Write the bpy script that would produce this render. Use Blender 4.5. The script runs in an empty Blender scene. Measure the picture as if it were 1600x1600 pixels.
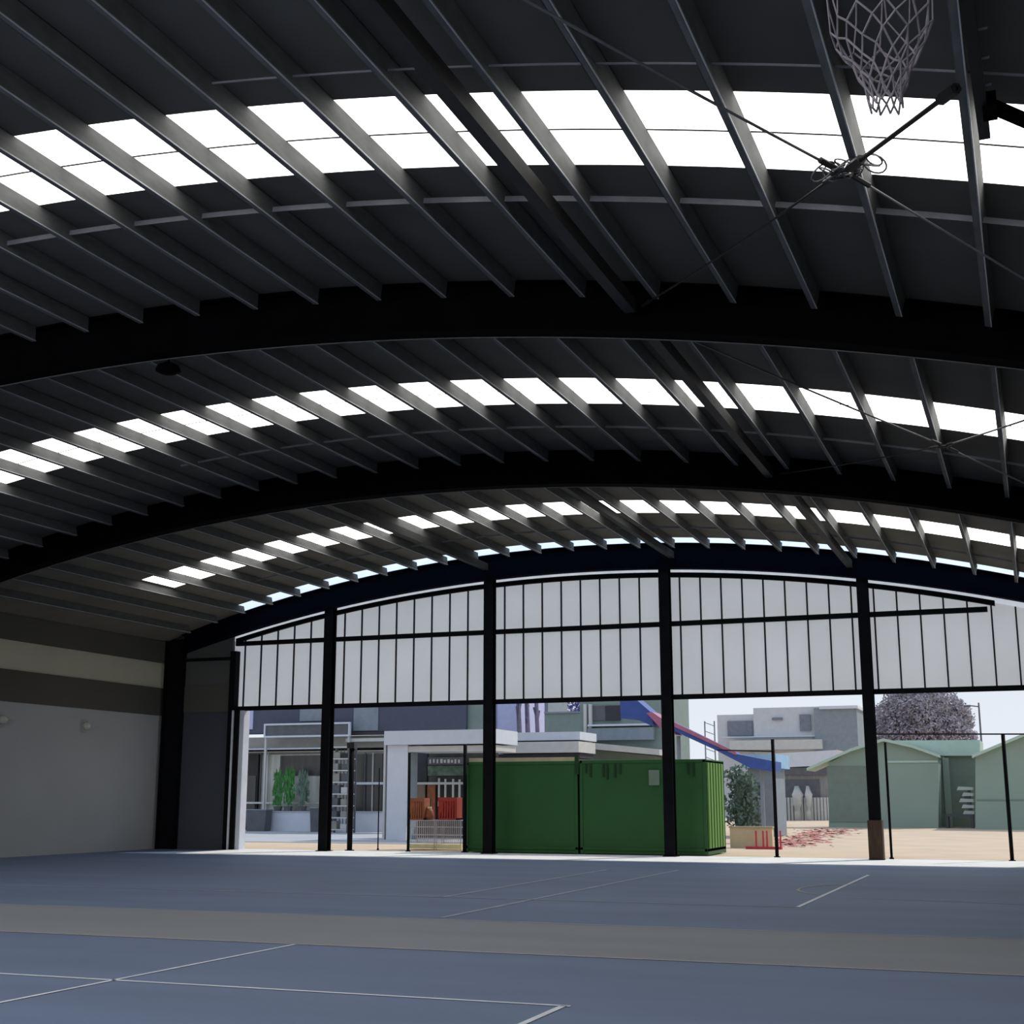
import bpy, bmesh, math, random
from mathutils import Vector, Matrix
random.seed(7)
SC = bpy.context.scene
COL = SC.collection
PI = math.pi

# ------------------------------------------------------------------ camera
FPX, YAW, PITCH = 2103.64, 0.36626, 0.20897
EYE = Vector((0, 0, 1.65))
FW = Vector((-math.sin(YAW) * math.cos(PITCH), math.cos(YAW) * math.cos(PITCH), math.sin(PITCH)))
RT = Vector((math.cos(YAW), math.sin(YAW), 0))
UP = RT.cross(FW)
cd = bpy.data.cameras.new('camera')
cam = bpy.data.objects.new('camera', cd)
COL.objects.link(cam)
cd.sensor_width = 36
cd.lens = FPX / 1600 * 36
cd.clip_end = 600
cam.matrix_world = Matrix(((RT.x, UP.x, -FW.x, EYE.x), (RT.y, UP.y, -FW.y, EYE.y), (RT.z, UP.z, -FW.z, EYE.z), (0, 0, 0, 1)))
SC.camera = cam


def ray(x, y):
    return FW * FPX + RT * (x - 800) + UP * (800 - y)


def at(x, y, Y):
    """world X, Z where the sight line through a photo point meets the upright plane at depth Y"""
    r = ray(x, y)
    P = EYE + r * (Y / r.y)
    return P.x, P.z


def px(P):
    v = Vector(P) - EYE
    d = v.dot(FW)
    return 800 + FPX * v.dot(RT) / d, 800 - FPX * v.dot(UP) / d, d


# ------------------------------------------------------------------ materials
def lin(c):
    return tuple(((v / 255) / 12.92 if v / 255 <= 0.04045 else ((v / 255 + 0.055) / 1.055) ** 2.4) for v in c)


def mat(name, rgb, rough=0.7, metal=0.0, noise=0.12, scale=3.0, stretch=(1, 1, 1), spec=0.3, emit=0.0, bump=0.0, rgb2=None, translucent=0.0):
    m = bpy.data.materials.new(name)
    m.use_nodes = True
    nt = m.node_tree
    N, L = nt.nodes, nt.links
    b = N['Principled BSDF']
    out = N['Material Output']
    tc = N.new('ShaderNodeTexCoord')
    mp = N.new('ShaderNodeMapping')
    mp.inputs['Scale'].default_value = stretch
    nz = N.new('ShaderNodeTexNoise')
    nz.inputs['Scale'].default_value = scale
    nz.inputs['Detail'].default_value = 6
    L.new(tc.outputs['Object'], mp.inputs['Vector'])
    L.new(mp.outputs['Vector'], nz.inputs['Vector'])
    rp = N.new('ShaderNodeValToRGB')
    c = lin(rgb)
    lo = tuple(v * (1 - noise) for v in c)
    hi = lin(rgb2) if rgb2 else tuple(min(1, v * (1 + noise)) for v in c)
    rp.color_ramp.elements[0].position = 0.3
    rp.color_ramp.elements[1].position = 0.7
    rp.color_ramp.elements[0].color = (*lo, 1)
    rp.color_ramp.elements[1].color = (*hi, 1)
    L.new(nz.outputs['Fac'], rp.inputs['Fac'])
    L.new(rp.outputs['Color'], b.inputs['Base Color'])
    b.inputs['Roughness'].default_value = rough
    b.inputs['Metallic'].default_value = metal
    b.inputs['Specular IOR Level'].default_value = spec
    if emit:
        L.new(rp.outputs['Color'], b.inputs['Emission Color'])
        b.inputs['Emission Strength'].default_value = emit
    if bump:
        bp = N.new('ShaderNodeBump')
        bp.inputs['Strength'].default_value = bump
        L.new(nz.outputs['Fac'], bp.inputs['Height'])
        L.new(bp.outputs['Normal'], b.inputs['Normal'])
    if translucent:
        tr = N.new('ShaderNodeBsdfTranslucent')
        L.new(rp.outputs['Color'], tr.inputs['Color'])
        mx = N.new('ShaderNodeMixShader')
        mx.inputs[0].default_value = translucent
        L.new(b.outputs[0], mx.inputs[1])
        L.new(tr.outputs[0], mx.inputs[2])
        L.new(mx.outputs[0], out.inputs['Surface'])
    return m


M = {}
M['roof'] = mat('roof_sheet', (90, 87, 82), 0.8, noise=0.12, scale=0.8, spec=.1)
M['roof_far_lit'] = mat('roof_sheet_far_lit', (112, 107, 97), 0.8, noise=0.12, scale=0.8, spec=.1)  # brighter light in the far bay painted into the sheet colour
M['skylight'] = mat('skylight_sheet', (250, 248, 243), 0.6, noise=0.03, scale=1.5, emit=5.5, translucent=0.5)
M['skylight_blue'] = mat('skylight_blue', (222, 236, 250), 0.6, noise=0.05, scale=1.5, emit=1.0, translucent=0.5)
M['light_gap'] = mat('light_gap_sheet', (226, 230, 235), 0.6, noise=0.05, emit=0.45, translucent=0.45)  # bright gap over the gable panels, painted as a glowing sheet
M['seam'] = mat('lap_seam', (150, 142, 130), 0.8, noise=0.2)
M['purlin'] = mat('purlin_steel', (92, 92, 91), 0.8, noise=0.2, scale=9, stretch=(1, .3, 1))
M['purlin_edge_lit'] = mat('purlin_edge_lit_steel', (178, 178, 178), 0.6, noise=0.25, scale=6, stretch=(1, .3, 1))  # skylight catching the lower lip, painted as a paler edge
M['strut'] = mat('strut_steel', (52, 51, 50), 0.7, noise=0.2)
M['black_steel'] = mat('black_steel', (6, 6, 8), 0.9, noise=0.3, scale=2, spec=0.03)
M['navy_steel'] = mat('navy_steel', (6, 9, 22), 0.9, noise=0.3, scale=2, spec=0.05)
M['gable_steel'] = mat('gable_steel', (13, 14, 18), 0.8, noise=0.3, scale=3, spec=0.1)
M['rod'] = mat('rod_steel', (92, 92, 94), 0.5, noise=0.2)
M['dark_rod'] = mat('dark_rod', (26, 25, 25), 0.6, noise=0.2)
M['angle'] = mat('angle_steel', (112, 112, 116), 0.6, noise=0.2)
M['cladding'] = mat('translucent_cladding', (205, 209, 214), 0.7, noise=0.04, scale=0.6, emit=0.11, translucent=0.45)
M['clad_seam'] = mat('cladding_seam', (30, 31, 36), 0.8, noise=0.1)
M['court'] = mat('court_blue', (104, 119, 146), 0.62, noise=0.09, scale=0.9, stretch=(.22, 1, 1), spec=0.25)
M['court_grey'] = mat('court_grey', (134, 137, 143), 0.65, noise=0.08, scale=0.8, stretch=(.25, 1, 1), spec=0.25)
M['line'] = mat('white_line', (216, 220, 226), 0.7, noise=0.12, scale=4)
M['line_faint'] = mat('faint_line', (158, 165, 178), 0.7, noise=0.2, scale=3)
M['line_pink'] = mat('pale_pink_line', (170, 162, 160), 0.7, noise=0.15, scale=3)
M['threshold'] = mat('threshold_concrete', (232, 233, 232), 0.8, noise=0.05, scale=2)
M['wall_pale'] = mat('wall_pale', (162, 163, 163), 0.85, noise=0.05, scale=0.4)
M['wall_dark'] = mat('wall_dark', (80, 77, 71), 0.85, noise=0.06, scale=0.5)
M['wall_strip'] = mat('wall_strip', (190, 187, 170), 0.7, noise=0.06, scale=0.8, translucent=0.3)
M['corner_low'] = mat('corner_low', (66, 69, 76), 0.85, noise=0.05, scale=0.5)
M['corner_mid'] = mat('corner_mid', (84, 83, 81), 0.85, noise=0.05, scale=0.5)
M['sand'] = mat('sandy_ground', (206, 184, 158), 0.95, noise=0.07, scale=0.5)
M['paving'] = mat('grey_paving', (176, 178, 181), 0.9, noise=0.05, scale=0.4)
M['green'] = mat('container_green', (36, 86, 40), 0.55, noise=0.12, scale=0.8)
M['green_dark'] = mat('container_dark_green', (26, 58, 30), 0.7, noise=0.15)  # darker green for the streaks and lock bar
M['green_lit'] = mat('container_sunlit_green', (98, 144, 66), 0.55, noise=0.15, scale=1.2, stretch=(1, 3, .3))  # sunlight on the container end painted in as lighter green
M['beige'] = mat('beige_rim', (178, 168, 142), 0.8)
M['white'] = mat('white_render', (206, 211, 219), 0.8, noise=0.03)
M['offwhite'] = mat('offwhite', (196, 196, 192), 0.8, noise=0.05)
M['slate'] = mat('slate_wall', (84, 88, 103), 0.8, noise=0.05)
M['bluegrey'] = mat('bluegrey_panel', (134, 144, 152), 0.8, noise=0.08)
M['lilac'] = mat('lilac_wall', (186, 188, 220), 0.8, noise=0.05)
M['greygreen'] = mat('greygreen_panel', (130, 144, 138), 0.8, noise=0.05)
M['shopwall'] = mat('shop_wall', (150, 148, 141), 0.8, noise=0.08)
M['dark_glass'] = mat('dark_glass', (58, 58, 57), 0.25, noise=0.25, scale=1.2, stretch=(3, 1, .4), spec=0.5)
M['mid_glass'] = mat('mid_glass', (186, 188, 178), 0.3, noise=0.25, scale=1.0, stretch=(3, 1, .4), spec=0.5)
M['door_dark'] = mat('door_dark', (52, 50, 48), 0.6, noise=0.15)
M['leaf'] = mat('plant_leaf', (60, 118, 58), 0.7, noise=0.35, scale=4)
M['leaf_dark'] = mat('dark_leaf', (92, 112, 98), 0.8, noise=0.4, scale=4)
M['planter'] = mat('planter_grey', (98, 100, 104), 0.85)
M['tree'] = mat('grey_purple_leaf', (160, 153, 160), 0.9, noise=0.25, scale=2)
M['violet_leaf'] = mat('violet_leaf', (98, 96, 160), 0.9, noise=0.25, scale=2)
M['trunk'] = mat('trunk', (96, 92, 112), 0.9, noise=0.2)
M['blue'] = mat('chute_blue', (66, 88, 156), 0.5, noise=0.1)
M['chute_red'] = mat('chute_red', (176, 112, 138), 0.5, noise=0.1)
M['cyan'] = mat('pale_cyan', (150, 186, 214), 0.6, noise=0.1)
M['flat'] = mat('apartment_wall', (196, 199, 203), 0.85, noise=0.04)
M['flat_win'] = mat('apartment_window', (118, 124, 136), 0.4, noise=0.15)
M['slot'] = mat('dark_slot', (62, 62, 68), 0.8)
M['shed_front'] = mat('shed_sage', (142, 160, 148), 0.7, noise=0.04, scale=0.5)
M['shed_dark'] = mat('shed_sage_dark', (120, 134, 124), 0.75, noise=0.06)
M['shed_roof'] = mat('shed_mint_roof', (178, 198, 184), 0.6, noise=0.04)
M['board'] = mat('white_board', (204, 208, 204), 0.7, noise=0.06)
M['red'] = mat('red_plastic', (160, 56, 44), 0.5, noise=0.15, scale=6)
M['orange'] = mat('orange_brown', (146, 86, 58), 0.6, noise=0.2, scale=6)
M['red_paint'] = mat('red_paint', (196, 66, 84), 0.6, noise=0.12)
M['scrap'] = mat('faded_red', (190, 122, 116), 0.9, noise=0.3, scale=8)
M['low_wall'] = mat('low_wall_beige', (206, 190, 158), 0.9, noise=0.06)
M['wire'] = mat('cart_wire', (178, 172, 180), 0.4, noise=0.1)
M['tan'] = mat('tan_panel', (128, 112, 98), 0.8, noise=0.12, scale=3, stretch=(4, 1, .5))
M['pale_yellow'] = mat('pale_yellow', (224, 216, 168), 0.8, noise=0.1)
M['net'] = mat('net_cord', (112, 106, 110), 0.9, noise=0.25, scale=14)
M['rim'] = mat('rim_orange', (190, 80, 40), 0.5)
M['lamp'] = mat('wall_lamp_glass', (186, 184, 174), 0.4, noise=0.03)
M['brown'] = mat('brown_wrap', (66, 50, 40), 0.85, noise=0.35, scale=9, stretch=(3, 3, .3))
M['jamb'] = mat('white_jamb', (198, 202, 212), 0.7, noise=0.08, scale=2)
M['grey_shop'] = mat('grey_shopfront', (138, 138, 138), 0.8, noise=0.2, scale=2, stretch=(4, 1, .5))


# ------------------------------------------------------------------ mesh builder
class MB:
    def __init__(s):
        s.v, s.f = [], []

    def add(s, vs, fs):
        o = len(s.v)
        s.v += [tuple(v) for v in vs]
        s.f += [tuple(i + o for i in f) for f in fs]
        return s

    def box(s, x0, x1, y0, y1, z0, z1):
        return s.add([(x, y, z) for z in (z0, z1) for y in (y0, y1) for x in (x0, x1)],
                     [(0, 2, 3, 1), (4, 5, 7, 6), (0, 1, 5, 4), (2, 6, 7, 3), (0, 4, 6, 2), (1, 3, 7, 5)])

    def bar(s, a, b, w, h=None):
        a, b = Vector(a), Vector(b)
        h = h or w
        d = (b - a).normalized()
        r = d.cross(Vector((0, 0, 1)))
        r = Vector((1, 0, 0)) if r.length < 1e-4 else r.normalized()
        u = r.cross(d)
        vs = [p + r * (sx * w / 2) + u * (sz * h / 2) for p in (a, b) for sz in (-1, 1) for sx in (-1, 1)]
        return s.add(vs, [(0, 2, 3, 1), (4, 5, 7, 6), (0, 1, 5, 4), (2, 6, 7, 3), (0, 4, 6, 2), (1, 3, 7, 5)])

    def tube(s, pts, r, n=8, closed=False):
        pts = [Vector(p) for p in pts]
        k = len(pts)
        rings = []
        for i, p in enumerate(pts):
            if closed:
                d = pts[(i + 1) % k] - pts[i - 1]
            else:
                d = pts[min(i + 1, k - 1)] - pts[max(i - 1, 0)]
            d.normalize()
            a = d.cross(Vector((0, 0, 1)))
            if a.length < 1e-3:
                a = d.cross(Vector((0, 1, 0)))
            a.normalize()
            b = a.cross(d)
            rr = r[i] if isinstance(r, (list, tuple)) else r
            rings.append([p + (a * math.cos(2 * PI * j / n) + b * math.sin(2 * PI * j / n)) * rr for j in range(n)])
        vs = [v for g in rings for v in g]
        fs = []
        for i in range(k if closed else k - 1):
            i2 = (i + 1) % k
            for j in range(n):
                j2 = (j + 1) % n
                fs.append((i * n + j, i * n + j2, i2 * n + j2, i2 * n + j))
        if not closed:
            fs.append(tuple(range(n - 1, -1, -1)))
            fs.append(tuple(range((k - 1) * n, k * n)))
        return s.add(vs, fs)

    def prism(s, poly, y0, y1):
        """polygon in X,Z pulled along Y"""
        n = len(poly)
        vs = [(x, y0, z) for x, z in poly] + [(x, y1, z) for x, z in poly]
        fs = [tuple(range(n)), tuple(range(2 * n - 1, n - 1, -1))]
        fs += [(i, i + n, (i + 1) % n + n, (i + 1) % n) for i in range(n)]
        return s.add(vs, fs)

    def build(s, name, m, parent=None, smooth=False, bevel=0.0):
        me = bpy.data.meshes.new(name)
        me.from_pydata(s.v, [], s.f)
        bm = bmesh.new()
        bm.from_mesh(me)
        bmesh.ops.recalc_face_normals(bm, faces=bm.faces)
        bm.to_mesh(me)
        bm.free()
        me.materials.append(m)
        if smooth:
            for p in me.polygons:
                p.use_smooth = True
        o = bpy.data.objects.new(name, me)
        COL.objects.link(o)
        if parent is not None:
            o.parent = parent
            o.matrix_parent_inverse = Matrix.Translation(parent.location).inverted()
        if bevel:
            b = o.modifiers.new('bevel', 'BEVEL')
            b.width = bevel
            b.segments = 2
        return o


def tag(o, label, cat, group=None, kind=None):
    o['label'] = label
    o['category'] = cat
    if group:
        o['group'] = group
    if kind:
        o['kind'] = kind
    return o


def thing(name, loc, label, cat, group=None):
    o = bpy.data.objects.new(name, None)
    o.empty_display_size = 0.2
    COL.objects.link(o)
    o.location = loc
    return tag(o, label, cat, group)


def struct(name, mb, m, label=None):
    o = mb.build(name, m)
    o['kind'] = 'structure'
    if label:
        o['label'] = label
    return o


def structroot(name, label=None):
    o = bpy.data.objects.new(name, None)
    COL.objects.link(o)
    o['kind'] = 'structure'
    if label:
        o['label'] = label
    return o


ORD = ['', 'first', 'second', 'third', 'fourth', 'fifth', 'sixth', 'seventh', 'eighth', 'ninth', 'tenth', 'eleventh', 'twelfth',
       'thirteenth', 'fourteenth', 'fifteenth', 'sixteenth', 'seventeenth', 'eighteenth', 'nineteenth', 'twentieth', 'twenty-first',
       'twenty-second', 'twenty-third', 'twenty-fourth', 'twenty-fifth', 'twenty-sixth', 'twenty-seventh', 'twenty-eighth']

# ------------------------------------------------------------------ hall geometry
XC = -12.565
XL, XR = -27.3, 2.2
YF = [-5.6, 5.9, 16.642, 26.787, 38.35]      # arched frames
DG = 38.52                                    # gable plane
G1, G2 = 4.508, 6.649


def zb(x):      # underside of the arched frames
    return 8.345 - 51.109 + math.sqrt(51.109 ** 2 - (x - XC) ** 2)


def zt(x):      # underside of roof sheet
    return 9.103 - 47.873 + math.sqrt(47.873 ** 2 - (x - XC) ** 2)


def slope(x):
    return math.atan2(-(x - XC), math.sqrt(47.873 ** 2 - (x - XC) ** 2))


def arcx(a, b, step=0.6):
    n = max(1, round((b - a) / step))
    return [a + (b - a) * i / n for i in range(n + 1)]


def strip(mb, xs, f, y0, y1):
    """sheet following the arch"""
    vs, fs = [], []
    for x in xs:
        vs += [(x, y0, f(x)), (x, y1, f(x))]
    for i in range(len(xs) - 1):
        fs.append((2 * i, 2 * i + 1, 2 * i + 3, 2 * i + 2))
    mb.add(vs, fs)
    return mb


def arcslab(mb, xs, lo, hi, y0, y1):
    n = len(xs)
    vs = []
    for x in xs:
        vs += [(x, y0, lo(x)), (x, y1, lo(x)), (x, y1, hi(x)), (x, y0, hi(x))]
    fs = []
    for i in range(n - 1):
        for j in range(4):
            k = (j + 1) % 4
            fs.append((4 * i + j, 4 * i + k, 4 * i + 4 + k, 4 * i + 4 + j))
    fs.append((0, 1, 2, 3))
    e = 4 * (n - 1)
    fs.append((e + 3, e + 2, e + 1, e))
    mb.add(vs, fs)
    return mb


# skylight strips: (y0, y1, x0, x1)
SKY = [(0.7, 2.2, -24.4, 1.0), (11.2, 12.85, -24.4, 1.0), (21.3, 22.95, -24.4, 1.0), (32.0, 33.6, -23.7, 1.0), (37.3, 38.15, -24.1, 1.4)]
ALLX = sorted(set(arcx(XL, XR, 0.6) + [-24.4, 1.0, -23.7, -24.1, 1.4]))
mb = MB()
y = -5.6
for (a, b, x0, x1) in SKY:
    for q0, q1 in ([(y, 26.787), (26.787, a)] if y < 26.787 < a else [(y, a)]):
        strip(mb, ALLX, zt, q0, q1)
    strip(mb, [x for x in ALLX if x <= x0], zt, a, b)
    strip(mb, [x for x in ALLX if x >= x1], zt, a, b)
    y = b
strip(mb, ALLX, zt, y, 38.75)
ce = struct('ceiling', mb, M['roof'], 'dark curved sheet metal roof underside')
ce.data.materials.append(M['roof_far_lit'])
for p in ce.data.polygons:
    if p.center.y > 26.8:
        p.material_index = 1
names = ['behind', 'nearest', 'middle', 'third', 'farthest']
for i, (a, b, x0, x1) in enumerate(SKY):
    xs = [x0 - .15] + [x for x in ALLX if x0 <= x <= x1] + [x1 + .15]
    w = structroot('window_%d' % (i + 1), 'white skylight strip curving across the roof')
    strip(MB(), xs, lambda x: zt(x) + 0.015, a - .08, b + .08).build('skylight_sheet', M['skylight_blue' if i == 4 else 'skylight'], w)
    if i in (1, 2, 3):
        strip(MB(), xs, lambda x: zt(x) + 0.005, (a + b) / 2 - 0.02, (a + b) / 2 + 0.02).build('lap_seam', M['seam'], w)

# floor, threshold and ground
fl = struct('floor', MB().box(XL, XR, -5.6, 37.2, -0.12, 0.0).box(XL, -24.4, 37.2, 38.6, -.12, 0), M['court'], 'blue painted sports court floor')
MB().box(XL, XR, 14.25, 17.75, 0.0, 0.003).build('grey_band', M['court_grey'], fl)


def line(x0, y0, x1, y1, w, m):
    a, b = Vector((x0, y0, 0)), Vector((x1, y1, 0))
    d = (b - a).normalized()
    n = Vector((-d.y, d.x, 0)) * w / 2
    z = Vector((0, 0, 0.005))
    MB().add([a - n + z, b - n + z, b + n + z, a + n + z], [(0, 1, 2, 3)]).build('painted_line', M[m], fl)


line(-16, 10.86, -3.66, 10.86, 0.055, 'line')
line(-3.72, 10.86, -3.72, 7.0, 0.06, 'line')
line(-8.1, 8.0, -8.1, 14.2, 0.05, 'line')
line(XL, 14.2, XR, 14.2, 0.06, 'line_pink')
line(XL, 17.75, XR, 17.75, 0.05, 'line_faint')
line(-24, 21.65, -3.6, 21.65, 0.06, 'line_faint')
line(-3.6, 21.65, -3.6, 31.0, 0.07, 'line')
line(-9.55, 21.6, -9.55, 31.0, 0.08, 'line_faint')
line(-7.95, 18.0, -7.95, 31.5, 0.08, 'line_faint')
line(-3.0, 24.0, XR, 23.0, 0.05, 'line_faint')
mb = MB()
for k in range(14):
    a0, a1 = PI * (0.55 + k / 14 * 0.8), PI * (0.55 + (k + 1) / 14 * 0.8)
    q = [(-3.3 + r * math.cos(a), 26 + 1.6 * r * math.sin(a), 0.005) for a, r in ((a0, .95), (a1, .95), (a1, 1.0), (a0, 1.0))]
    mb.add(q, [(0, 1, 2, 3)])
mb.build('painted_arc', M['line_pink'], fl)
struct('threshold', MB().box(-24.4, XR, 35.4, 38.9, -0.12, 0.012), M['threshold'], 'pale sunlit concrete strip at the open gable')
struct('ground', MB().box(-220, 160, 38.9, 420, -0.15, -0.02).box(-220, XL - .3, -40, 38.9, -0.15, -0.02).box(XR + .3, 160, -40, 38.9, -.15, -.02), M['sand'], 'sandy open yard outside the hall')
struct('path', MB().prism([(-75, -0.015), (-18.5, -0.015), (-18.5, 0.0), (-75, 0.0)], 46.0, 76.0), M['paving'], 'light grey paved forecourt')

# ------------------------------------------------------------------ side walls
for side, X, s in (('left', XL, -1), ('right', XR, 1)):
    w = structroot('wall_' + side, 'pale side wall with dark upper bands')

    def slab(z0, z1, t=0.12, inset=0.0):
        a, b = sorted((X + s * t, X - s * inset))
        return MB().box(a, b, -5.6, 38.6, z0, z1)
    slab(0, 4.33).build('lower_panel', M['wall_pale'], w)
    slab(4.33, 5.24, inset=0.03).build('dark_band', M['wall_dark'], w)
    slab(5.24, 6.08).build('light_strip', M['wall_strip'], w)
    slab(6.08, 6.80, inset=0.12).build('eave_beam', M['wall_dark'], w)
for yy, lab in ((34.4, 'small pale lamp on the left wall nearer the dark corner column'), (30.75, 'small pale lamp on the left wall at the photo edge')):
    t = thing('wall_lamp', (XL, yy, 3.8), lab, 'lamp', 'wall lamps on the left wall')
    MB().box(XL, XL + 0.06, yy - .12, yy + .12, 3.62, 3.98).build('back_plate', M['wall_pale'], t)
    MB().tube([(XL + .06, yy, 3.8), (XL + .12, yy, 3.8), (XL + .19, yy, 3.79), (XL + .23, yy, 3.78)], [.13, .13, .09, .03], 14).build('lamp_glass', M['lamp'], t, True)

# ------------------------------------------------------------------ arched frames
FL = [None, 'black arched steel frame overhead', 'nearest black arched steel frame, above the near skylight strip end',
      'middle black arched steel frame, between the second and third skylight strips', 'navy arched steel frame above the pale gable panels']
FL[2] = 'nearest and thickest black arched roof beam, between the first and second skylights'
for i in (2, 3, 4):
    Y = YF[i]
    m = M['navy_steel'] if i == 4 else M['black_steel']
    t = thing('arched_frame', (XC, Y, 0), FL[i], 'roof beam', 'arched steel frames')
    xs = arcx(XL + .75, XR - .75, 0.5)
    top = (lambda x: zt(x) - 0.01)
    arcslab(MB(), xs, lambda x: zb(x) + .02, top, Y - .012, Y + .012).build('web', m, t)
    arcslab(MB(), xs, zb, lambda x: zb(x) + .025, Y - .17, Y + .17).build('bottom_flange', m, t)
    if i < 4:
        arcslab(MB(), xs, lambda x: zb(x) - .01, zb, Y + .14, Y + .17).build('lit_edge_strip', M['purlin'], t)  # pale strip added for skylight falling on the far flange edge
    arcslab(MB(), xs, lambda x: top(x) - .025, top, Y - .17, Y + .17).build('top_flange', m, t)
    for X, s in ((XL, 1), (XR, -1)):
        a, b = sorted((X + s * .13, X + s * .78))
        h = zt(X + s * .4) - .03
        c = MB().box(a, b, Y - .012, Y + .012, 0, h)
        c.box(a, a + .025, Y - .17, Y + .17, 0, h).box(b - .025, b, Y - .17, Y + .17, 0, h)
        c.build('side_column', M['gable_steel'], t)

x, _ = at(266, 573, 17.0)
z = zb(x)
t = thing('roof_lamp', (x, 16.95, z), 'small dark lamp hanging under the nearest arched beam at the left', 'lamp')
MB().tube([(x, 16.95, zt(x) - .03), (x, 16.95, z - .02)], .02, 6).build('stem', M['black_steel'], t)
MB().tube([(x, 16.95, z), (x, 16.95, z - .06), (x, 16.95, z - .14), (x, 16.95, z - .18)], [.05, .17, .2, .12], 14).build('lamp_shade', M['black_steel'], t, True)

# ------------------------------------------------------------------ purlins
PX = [-0.07 - 1.032 * k for k in range(26)]
proto = {}
baynames = {1: 'nearest', 2: 'middle', 3: 'farthest'}
cnt = {1: 0, 2: 0, 3: 0}


def purlin_mesh(L):
    mb = MB()
    d, f, th = .245, .065, .006
    mb.box(-th / 2, th / 2, 0, L, -d, 0)
    mb.box(-f, th / 2, 0, L, -d, -d + th).box(-f, th / 2, 0, L, -th, 0)
    mb.box(-f, -f + th, 0, L, -d, -d + .02)
    mb.box(th / 2, th / 2 + .012, 0, L, -d, -d + .014)
    return mb


for bay in (1, 2, 3):
    y0, y1 = YF[bay] + .18, YF[bay + 1] - .18
    if bay == 3:
        y1 = 37.62
    src = None
    for k, x in enumerate(PX):
        vis = False
        for q in range(25):
            yy = max(y0 + (y1 - y0) * q / 24, 1.0)
            u, v, d = px((x, yy, zt(x) - .2))
            if 0 < u < 1600 and 0 < v < 1600:
                vis = True
        if not vis:
            continue
        cnt[bay] += 1
        if src is None:
            src = purlin_mesh(y1 - y0).build('purlin', M['purlin'])
            src.data.materials.append(M['purlin_edge_lit'])
            for p in list(src.data.polygons)[-6:]:
                p.material_index = 1
            o = src
        else:
            o = src.copy()
            COL.objects.link(o)
        o.location = (x, y0, zt(x) - .008)
        o.rotation_euler = (0, -slope(x), 0)
        n = cnt[bay]
        place = ORD[n] + ' in from' if n > 1 else 'closest to'
        tag(o, 'grey steel purlin crossing the %s skylight, %s the photo right edge' % ({1: 'nearest', 2: 'middle', 3: 'third'}[bay], place),
            'purlin', 'roof purlins in the %s roof bay' % baynames[bay])

TX = {10.4: (-7.2, .9), 13.45: (-19, .9), 24.1: (-17, .9), 34.9: (-22, .9)}
TW = {10.4: .15, 13.45: .105, 24.1: .13, 34.9: .12}
# tie angles following the arch under the purlins
for Y, lab in ((10.4, 'thin steel angle crossing the roof just nearer than the nearest skylight'), (13.45, 'pale steel angle crossing the roof just beyond the nearest skylight'),
               (24.1, 'thin steel angle crossing the roof beyond the middle skylight'), (34.9, 'thin steel angle crossing the roof beyond the third skylight')):
    o = arcslab(MB(), arcx(*TX[Y], .5), lambda x: zt(x) - .17, lambda x: zt(x) - TW[Y], Y - .006, Y + .006)
    tag(o.build('tie_angle', M['angle']), lab, 'steel angle', 'tie angles under the purlins')


# longitudinal struts
def strut(x, y0, y1, lab):
    tag(MB().box(x - .075, x + .075, y0, y1, zt(x) - .47, zt(x) - .27).build('roof_strut', M['strut']), lab, 'roof strut', 'dark struts between the arched beams')


strut(-4.62, YF[1], YF[2] - .2, 'thick dark strut running under the roof across the nearest skylight')
strut(-4.62, YF[2] + .2, YF[3] - .2, 'thick dark strut running under the roof across the middle skylight')
strut(-4.5, YF[3] + .2, YF[4] - .2, 'dark strut crossing the third skylight, rightmost of three')
strut(-9.6, YF[3] + .2, YF[4] - .2, 'dark strut crossing the third skylight, middle of three')
strut(-15.5, YF[3] + .2, YF[4] - .2, 'dark strut crossing the third skylight, leftmost of three')


# cross bracing rods
def sag(a, b, s, n=12):
    a, b = Vector(a), Vector(b)
    return [a + (b - a) * (i / n) - Vector((0, 0, 4 * s * (i / n) * (1 - i / n))) for i in range(n + 1)]


def rod(a, b, r, m, lab, s=0.03):
    pa = (a[0], a[1], zt(a[0]) - a[2])
    pb = (b[0], b[1], zt(b[0]) - b[2])
    t = thing('bracing_rod', pa, lab, 'bracing rod', 'roof bracing rods')
    MB().tube(sag(pa, pb, s), r, 6).build('rod', M[m], t, True)
    d = (Vector(pb) - Vector(pa)).normalized()
    for p, e in ((Vector(pa), 1), (Vector(pb), -1)):
        MB().tube([p, p + d * e * .25], r * 2.2, 6).build('end_sleeve', M['dark_rod'], t)


rod((-4.55, 7.0, .38), (-1.33, 12.0, .36), .014, 'rod', 'thin bracing rod slanting down across the nearest skylight from upper left', .02)
rod((-1.22, 12.1, .36), (1.7, 16.45, .36), .012, 'rod', 'thin pale bracing rod running from the ring toward the right edge', .02)
rod((-0.2, 10.3, .36), (-1.22, 11.95, .36), .022, 'dark_rod', 'short thick black rod rising right from the ring on the nearest skylight', .0)
rod((-1.35, 12.1, .36), (-4.45, 16.45, .36), .013, 'dark_rod', 'dark bracing rod running down left from the ring to the nearest beam', .03)
rod((-4.6, 17.0, .36), (-1.1, 22.6, .36), .014, 'rod', 'thin bracing rod slanting down right across the middle skylight', .02)
rod((-1.0, 22.75, .36), (1.7, 26.6, .36), .014, 'rod', 'thin bracing rod below the middle skylight at the right edge', .02)
rod((1.7, 17.0, .36), (-1.0, 22.6, .36), .014, 'rod', 'thin bracing rod rising to the right edge across the middle skylight', .02)
rod((-1.12, 22.75, .36), (-4.4, 26.6, .36), .012, 'dark_rod', 'dark bracing rod running down left from the middle skylight ring', .03)


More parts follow.
